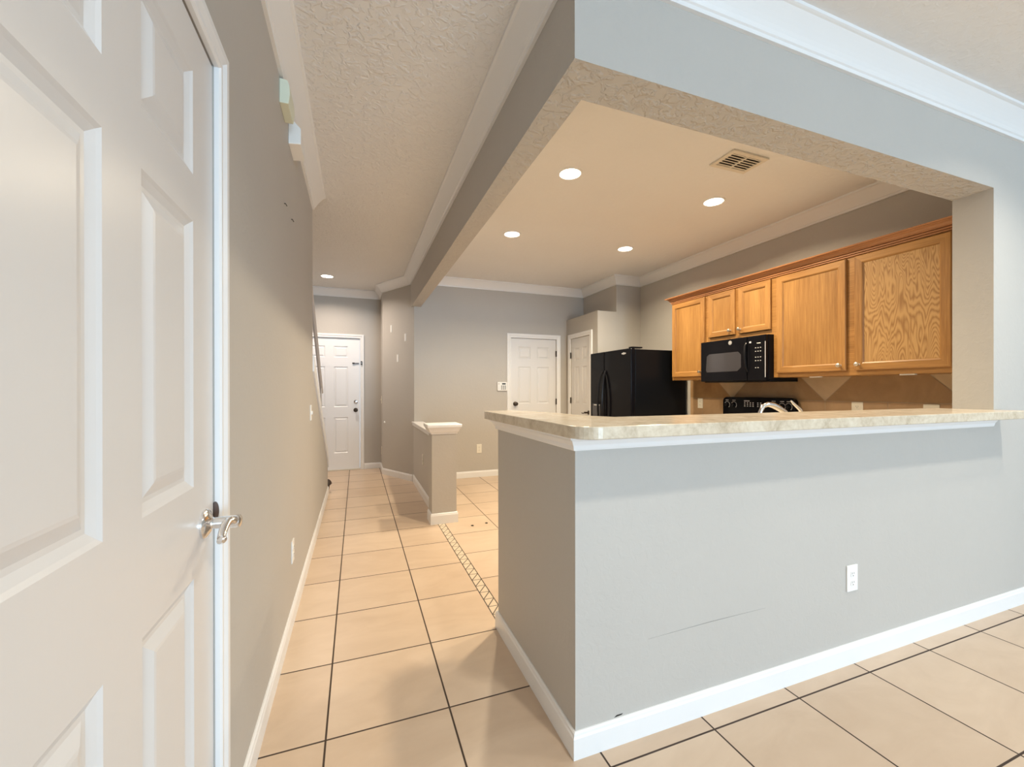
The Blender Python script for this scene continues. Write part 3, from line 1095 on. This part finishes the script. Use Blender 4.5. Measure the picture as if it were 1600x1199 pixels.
ZCB, ZCT = 1.297, 2.140
c = cabinet('single door oak wall cabinet above the refrigerator side of microwave', 3.245, 3.735, ZCB, ZCT)
face(c, 3.245, 3.735, ZCB, ZCT, [], 0)
cab_door(c, 3.266, 3.722, 1.331, ZDT, (3.310, 1.376))
c = cabinet('short double door oak wall cabinet above the microwave', 2.532, 3.245, 1.662, ZCT)
face(c, 2.532, 3.245, 1.662, ZCT, [2.885], 0)
cab_door(c, 2.906, 3.214, 1.705, ZDT, (2.950, 1.746))
cab_door(c, 2.549, 2.866, 1.705, ZDT, (2.845, 1.746))
c = cabinet('wide double door oak wall cabinet with arched grain, right of the microwave', 1.378, 2.532, ZCB, ZCT)
face(c, 1.378, 2.532, ZCB, ZCT, [1.943], 0)
cab_door(c, 1.971, 2.495, 1.331, ZDT, (2.006, 1.370))
cab_door(c, 1.405, 1.915, 1.331, ZDT, (1.888, 1.372), 'oak_cath')
bm = bmesh.new()
cp = [(0, 2.136), (0.010, 2.136), (0.010, 2.143), (0.004, 2.146), (0.004, 2.150), (0.016, 2.150), (0.016, 2.157), (0.009, 2.160), (0.009, 2.164), (0.022, 2.164), (0.024, 2.172), (0.034, 2.184), (0.044, 2.190), (0.046, 2.194), (0.058, 2.194), (0.060, 2.203), (0, 2.203)]
molding(bm, [(XC, 1.378), (XC, 3.735), (XR, 3.735)], cp)
tag(make('cabinet_cornice', bm, M['oak_dark']), 'reddish oak crown molding along the top of all wall cabinets', 'cornice')
for yy, lab in ((2.205, 'small white light strip under cabinet, nearer the range'), (1.63, 'small white light strip under cabinet, right one by the wall')):
    t = boxes('cabinet_light', [(XC + .01, XC + .04, yy - .04, yy + .04, ZCB - .008, ZCB)], M['white_plate'], bevel=0.002)
    tag(t, lab, 'light', 'lights under the wall cabinets')

# ------------------------------------------------------------------ backsplash
bm = bmesh.new()
box(bm, XBS + .001, XR, YBI, 3.78, 0.90, 1.45)
mi = {}


def tile(pts, m):
    f = bm.faces.new([bm.verts.new((XBS - .001, a, b)) for a, b in pts])
    f.material_index = m


zr = 1.104
yy = YBI + .02
row = [YBI] + [2.31 - .43 + .43 * i for i in range(-1, 5)] + [3.78]
row = [q for q in row if YBI <= q <= 3.78]
for a, b in zip(row, row[1:]):
    tile([(a + .002, 0.905), (b - .002, 0.905), (b - .002, zr - .002), (a + .002, zr - .002)], 3)
apex = [2.31 - .86, 2.31, 2.31 + .90]
for q in apex:
    lo, hi = max(YBI + .002, q - .34), min(3.778, q + .34)
    pts = [(q, zr + .002)]
    if q + .34 > 3.778:
        pts += [(3.778, zr + .002 + 3.778 - q), (3.778, 1.445)]
    else:
        pts += [(q + .34, 1.445)]
    if q - .34 < YBI + .002:
        pts += [(YBI + .002, 1.445), (YBI + .002, zr + .002 + q - YBI - .002)]
    else:
        pts += [(q - .34, 1.445)]
    tile(pts, 1)
edges = [-9] + apex + [9]
for a, b in zip(edges, edges[1:]):
    g = .006
    l0, l1 = (a + g, a + .34 + g) if a > 0 else (YBI + .002, YBI + .002)
    h0, h1 = (b - g, b - .34 - g) if b < 9 else (3.778, 3.778)
    if h0 - l0 < 0.03 or a < 0:
        continue
    tile([(l0, zr + .002), (h0, zr + .002), (h1, 1.445), (l1, 1.445)], 2)
bs = make('wall_backsplash', bm, [M['grout'], M['bs_light'], M['bs_dark'], M['bs_row']])
struct(bs, 'brown diagonal tile backsplash under the oak wall cabinets', 'backsplash')

# ------------------------------------------------------------------ microwave
mw = thing('microwave', 'black over the range microwave under short oak cabinet', 'microwave', (3.38, 2.88, 1.27))
XM = 3.19
boxes('microwave_body', [(XM + .035, XR - .012, 2.533, 3.232, 1.285, 1.660), (3.24, XR - .012, 2.533, 3.232, 1.264, 1.285)], M['black_side'], mw, bevel=0.003)
md = boxes('microwave_door', [(XM, XM + .034, 2.712, 3.232, 1.272, 1.658)], M['black'], mw, bevel=0.006)
bm = bmesh.new()
wy0, wy1, wz0, wz1 = 2.770, 3.165, 1.362, 1.535
pts = [(XM - .001, wy0 + .04, wz0), (XM - .001, wy1 - .01, wz0), (XM - .001, wy1, wz0 + .02), (XM - .001, wy1 - .01, wz1 - .02), (XM - .001, wy1 - .04, wz1), (XM - .001, wy0 + .03, wz1), (XM - .001, wy0, wz1 - .03), (XM - .001, wy0, wz0 + .03)]
prism(bm, pts, (.0008, 0, 0))
make('microwave_window', bm, M['glass'], md, label='grey see-through window')
bm = bmesh.new()
hp = [(XM - .004, 2.715, 1.600), (XM - .022, 2.712, 1.570), (XM - .030, 2.708, 1.48), (XM - .022, 2.702, 1.39), (XM - .004, 2.700, 1.35)]
tube(bm, hp, [0.007, 0.009, 0.009, 0.009, 0.007], 10)
make('microwave_handle', bm, M['black_handle'], md, smooth=True)
bm = bmesh.new()
lathe(bm, (XM, 2.885, 1.622), (-1, 0, 0), [(0.019, 0), (0.019, .0015), (0.014, .0018), (0.014, .0008)], 24)
bd = make('microwave_badge', bm, M['silver'], md, label='round silver badge')
bm = bmesh.new()
tube(bm, [(XM - .0022, 2.893, 1.626), (XM - .0022, 2.888, 1.630), (XM - .0022, 2.882, 1.622), (XM - .0022, 2.886, 1.614), (XM - .0022, 2.880, 1.617)], 0.0018, 6)
make('badge_monogram', bm, M['silver'], bd)
mp = boxes('control_panel', [(XM + .002, XM + .034, 2.533, 2.709, 1.272, 1.658)], M['black'], mw, bevel=0.005)
ks = [(XM + .0005, XM + .003, 2.580, 2.615, 1.588, 1.594), (XM + .0005, XM + .003, 2.670, 2.688, 1.598, 1.612)]
for zz in (1.55, 1.52, 1.49, 1.47, 1.44, 1.41, 1.38):
    for q in (2.575, 2.598, 2.621):
        if random.random() < .7:
            ks.append((XM + .0005, XM + .003, q, q + .010, zz, zz + .005))
ks.append((XM - .0005, XM + .003, 2.5345, 2.538, 1.30, 1.60))
boxes('control_marks', ks, M['mark'], mp)

# ------------------------------------------------------------------ range
rg = thing('range', 'black electric range with knobs on its backguard under microwave', 'range', (3.26, 2.88, 0))
boxes('range_body', [(2.94, 3.555, 2.503, 3.257, 0.03, 0.885)], M['black_side'], rg, bevel=0.004)
boxes('oven_door', [(2.905, 2.939, 2.513, 3.247, 0.22, 0.78)], M['black'], rg, bevel=0.006)
bm = bmesh.new()
tube(bm, [(2.905, 2.58, 0.74), (2.868, 2.58, 0.74), (2.868, 3.18, 0.74), (2.905, 3.18, 0.74)], 0.011, 10)
make('oven_handle', bm, M['black_handle'], rg)
boxes('cooktop', [(2.92, 3.50, 2.503, 3.257, 0.886, 0.900)], M['glass'], rg, bevel=0.003)
bm = bmesh.new()
pts = [(3.545, 2.505, 0.886), (3.545, 3.255, 0.886), (3.545, 3.255, 1.085), (3.545, 3.243, 1.110), (3.545, 3.215, 1.122), (3.545, 2.545, 1.122), (3.545, 2.517, 1.110), (3.545, 2.505, 1.085)]
prism(bm, pts, (-0.045, 0, 0))
bg = make('backguard', bm, M['black'], rg, bevel=0.006)
for q in (3.20, 3.12, 2.70, 2.62, 2.56):
    bm = bmesh.new()
    lathe(bm, (3.4995, q, 1.045), (-1, 0, 0), [(0.020, 0), (0.018, .004), (0.016, .020), (0.012, .023), (0, .023)], 20)
    kn = make('range_knob', bm, M['black_handle'], bg, smooth=True)
    bm = bmesh.new()
    for i in range(14):
        a = -0.8 + i * 0.25
        cc = Vector((3.4985, q - 0.031 * math.cos(a), 1.045 + 0.031 * math.sin(a)))
        bmesh.ops.create_cube(bm, size=0.0042, matrix=Matrix.Translation(cc))
    box(bm, 3.4982, 3.5, q - .018, q + .018, 1.088, 1.093)
    make('dial_marks', bm, M['mark'], kn)
boxes('range_display', [(3.4985, 3.5, 2.945, 3.005, 1.082, 1.092)], M['mark'], bg)
ks = []
for zz in (1.066, 1.05, 1.034):
    for q in (2.90, 2.93, 2.96, 2.99):
        ks.append((3.4985, 3.5, q, q + .014, zz, zz + .008))
boxes('display_marks', ks, M['mark'], bg)
boxes('timer_marks', [(3.4985, 3.5, q, q + .014, zz, zz + .008) for zz in (1.066, 1.05, 1.034) for q in (2.82, 2.85)], M['mark'], bg)

# ------------------------------------------------------------------ refrigerator
fr = thing('refrigerator', 'black side by side refrigerator with curved handles beside pantry', 'refrigerator', (3.2, 4.24, 0))
FY0, FY1, FX = 3.825, 4.668, 2.80
boxes('fridge_body', [(FX + .06, 3.56, FY0 + .004, FY1 - .004, 0.02, 1.640)], M['black_side'], fr, bevel=0.004)
frz = boxes('freezer_door', [(FX, FX + .056, 4.352, FY1, 0.06, 1.652)], M['black'], fr, bevel=0.010)
frd = boxes('fridge_door', [(FX, FX + .056, FY0, 4.346, 0.06, 1.652)], M['black'], fr, bevel=0.010)
boxes('kick_grille', [(FX + .03, FX + .059, FY0 + .01, FY1 - .01, 0.0, 0.058)], M['dark_slot'], fr)
boxes('hinge_cover', [(FX + .02, FX + .16, FY0 + .008, FY0 + .07, 1.653, 1.668)], M['black_side'], fr, bevel=0.004)
for par, yc, bow in ((frz, 4.382, 0), (frd, 4.316, 0)):
    bm = bmesh.new()
    pts, rad = [], []
    for i in range(15):
        t = i / 14
        zz = 1.42 - t * 0.80
        b = math.sin(math.pi * min(1, max(0, t)))
        pts.append((FX - .004 - .058 * b ** .6, yc + (0.012 if par is frz else -0.012) * b, zz))
        rad.append(0.013)
    tube(bm, pts, rad, 10)
    make('fridge_handle', bm, M['black_handle'], par, smooth=True)
boxes('water_dispenser', [(FX - .003, FX + .01, 4.44, 4.615, 0.72, 1.02)], M['glass'], frz, bevel=0.004)
boxes('dispenser_bar', [(FX - .012, FX - .002, 4.44, 4.56, 1.000, 1.012)], M['silver'], frz)
bm = bmesh.new()
prof = []
for i in range(24):
    a = 2 * math.pi * i / 24
    prof.append((FX - .0015, 3.955 + 0.040 * math.cos(a), 1.600 + 0.011 * math.sin(a) + 0.002 * math.sin(5 * a)))
prism(bm, prof, (.0015, 0, 0))
make('fridge_badge', bm, M['silver'], frd, label='small silver badge')

# ------------------------------------------------------------------ kitchen worktop, base cabinets, sink tap
bm = bmesh.new()
P2 = [(XBI + .001, YBI + .001), (3.576, YBI + .001), (3.576, 2.500), (2.93, 2.500), (2.93, 2.02), (XBI + .001, 2.02)]
prism(bm, [(x, y, 0.865) for x, y in P2], (0, 0, 0.035))
prism(bm, [(2.93, 3.26, .865), (3.577, 3.26, .865), (3.577, 3.80, .865), (2.93, 3.80, .865)], (0, 0, .035))
tag(make('kitchen_worktop', bm, M['laminate'], bevel=0.004), 'beige laminate worktop behind the raised bar, holding the tap', 'worktop')


def base_cab(label, x0, x1, y0, y1, front):
    t = thing('base_cabinet', label, 'cabinet', ((x0 + x1) / 2, (y0 + y1) / 2, 0), 'oak base cabinets')
    boxes('cabinet_body', [(x0, x1, y0, y1, 0.09, 0.864), (x0 + .05, x1 - .05, y0 + .05, y1 - .05, 0, 0.09)], M['oak'], t)
    n = 4 if front == 'y' else 1
    for i in range(n):
        if front == 'y':
            a, b = x0 + .02 + (x1 - x0 - .04) * i / n, x0 + .02 + (x1 - x0 - .04) * (i + 1) / n
            boxes('cabinet_door', [(a + .01, b - .01, y1 + .001, y1 + .02, 0.12, 0.83)], M['oak_panel'], t, bevel=0.004)
        else:
            boxes('cabinet_door', [(x0 - .02, x0 - .001, y0 + .02, y1 - .02, 0.12, 0.83)], M['oak_panel'], t, bevel=0.004)


base_cab('oak base cabinet run behind the bar half wall', XBI + .002, 2.90, YBI + .002, 1.99, 'y')
base_cab('oak base cabinet between the range and the bar', 2.96, 3.575, 2.05, 2.498, 'x')
base_cab('oak base cabinet between the range and the refrigerator', 2.96, 3.575, 3.262, 3.80, 'x')

fa = thing('kitchen_faucet', 'chrome kitchen tap rising just above the back of bar top', 'faucet', (2.03, 1.64, 0.90))
bm = bmesh.new()
lathe(bm, (2.02, 1.64, 0.90), (0, 0, 1), [(0.028, 0), (0.028, .008), (0.020, .02), (0.016, .05), (0.014, .06)], 20)
make('faucet_base', bm, M['chrome'], fa, smooth=True)
bm = bmesh.new()
pts = [(2.02, 1.64, 0.955), (2.02, 1.64, 1.03), (2.025, 1.64, 1.075), (2.045, 1.638, 1.108), (2.075, 1.635, 1.118), (2.11, 1.63, 1.112), (2.15, 1.625, 1.094), (2.19, 1.62, 1.072)]
tube(bm, pts, [0.010, 0.010, 0.010, 0.011, 0.013, 0.0155, 0.0155, 0.013], 14)
make('spout', bm, M['chrome'], fa, smooth=True)
bm = bmesh.new()
lathe(bm, (2.36, 1.64, 0.90), (0, 0, 1), [(0.022, 0), (0.020, .01), (0.014, .03), (0.013, .14)], 18)
tube(bm, [(2.36, 1.64, 1.03), (2.335, 1.642, 1.085), (2.285, 1.645, 1.120), (2.268, 1.646, 1.135)], [0.012, 0.010, 0.007, 0.004], 12)
make('tap_handle', bm, M['chrome'], fa, smooth=True)

# ------------------------------------------------------------------ specks on the kitchen floor
for (x, y), lab in (((0.951, 3.571), 'tiny dark crumb on kitchen floor, nearer the post'), ((1.087, 3.595), 'tiny dark crumb on kitchen floor, farther from the post')):
    bm = bmesh.new()
    bmesh.ops.create_icosphere(bm, subdivisions=1, radius=1)
    for q in bm.verts:
        q.co = Vector((x + q.co.x * .014, y + q.co.y * .012, 0.004 + q.co.z * .004))
    tag(make('crumb', bm, M['dirt']), lab, 'crumb', 'crumbs on the kitchen floor')
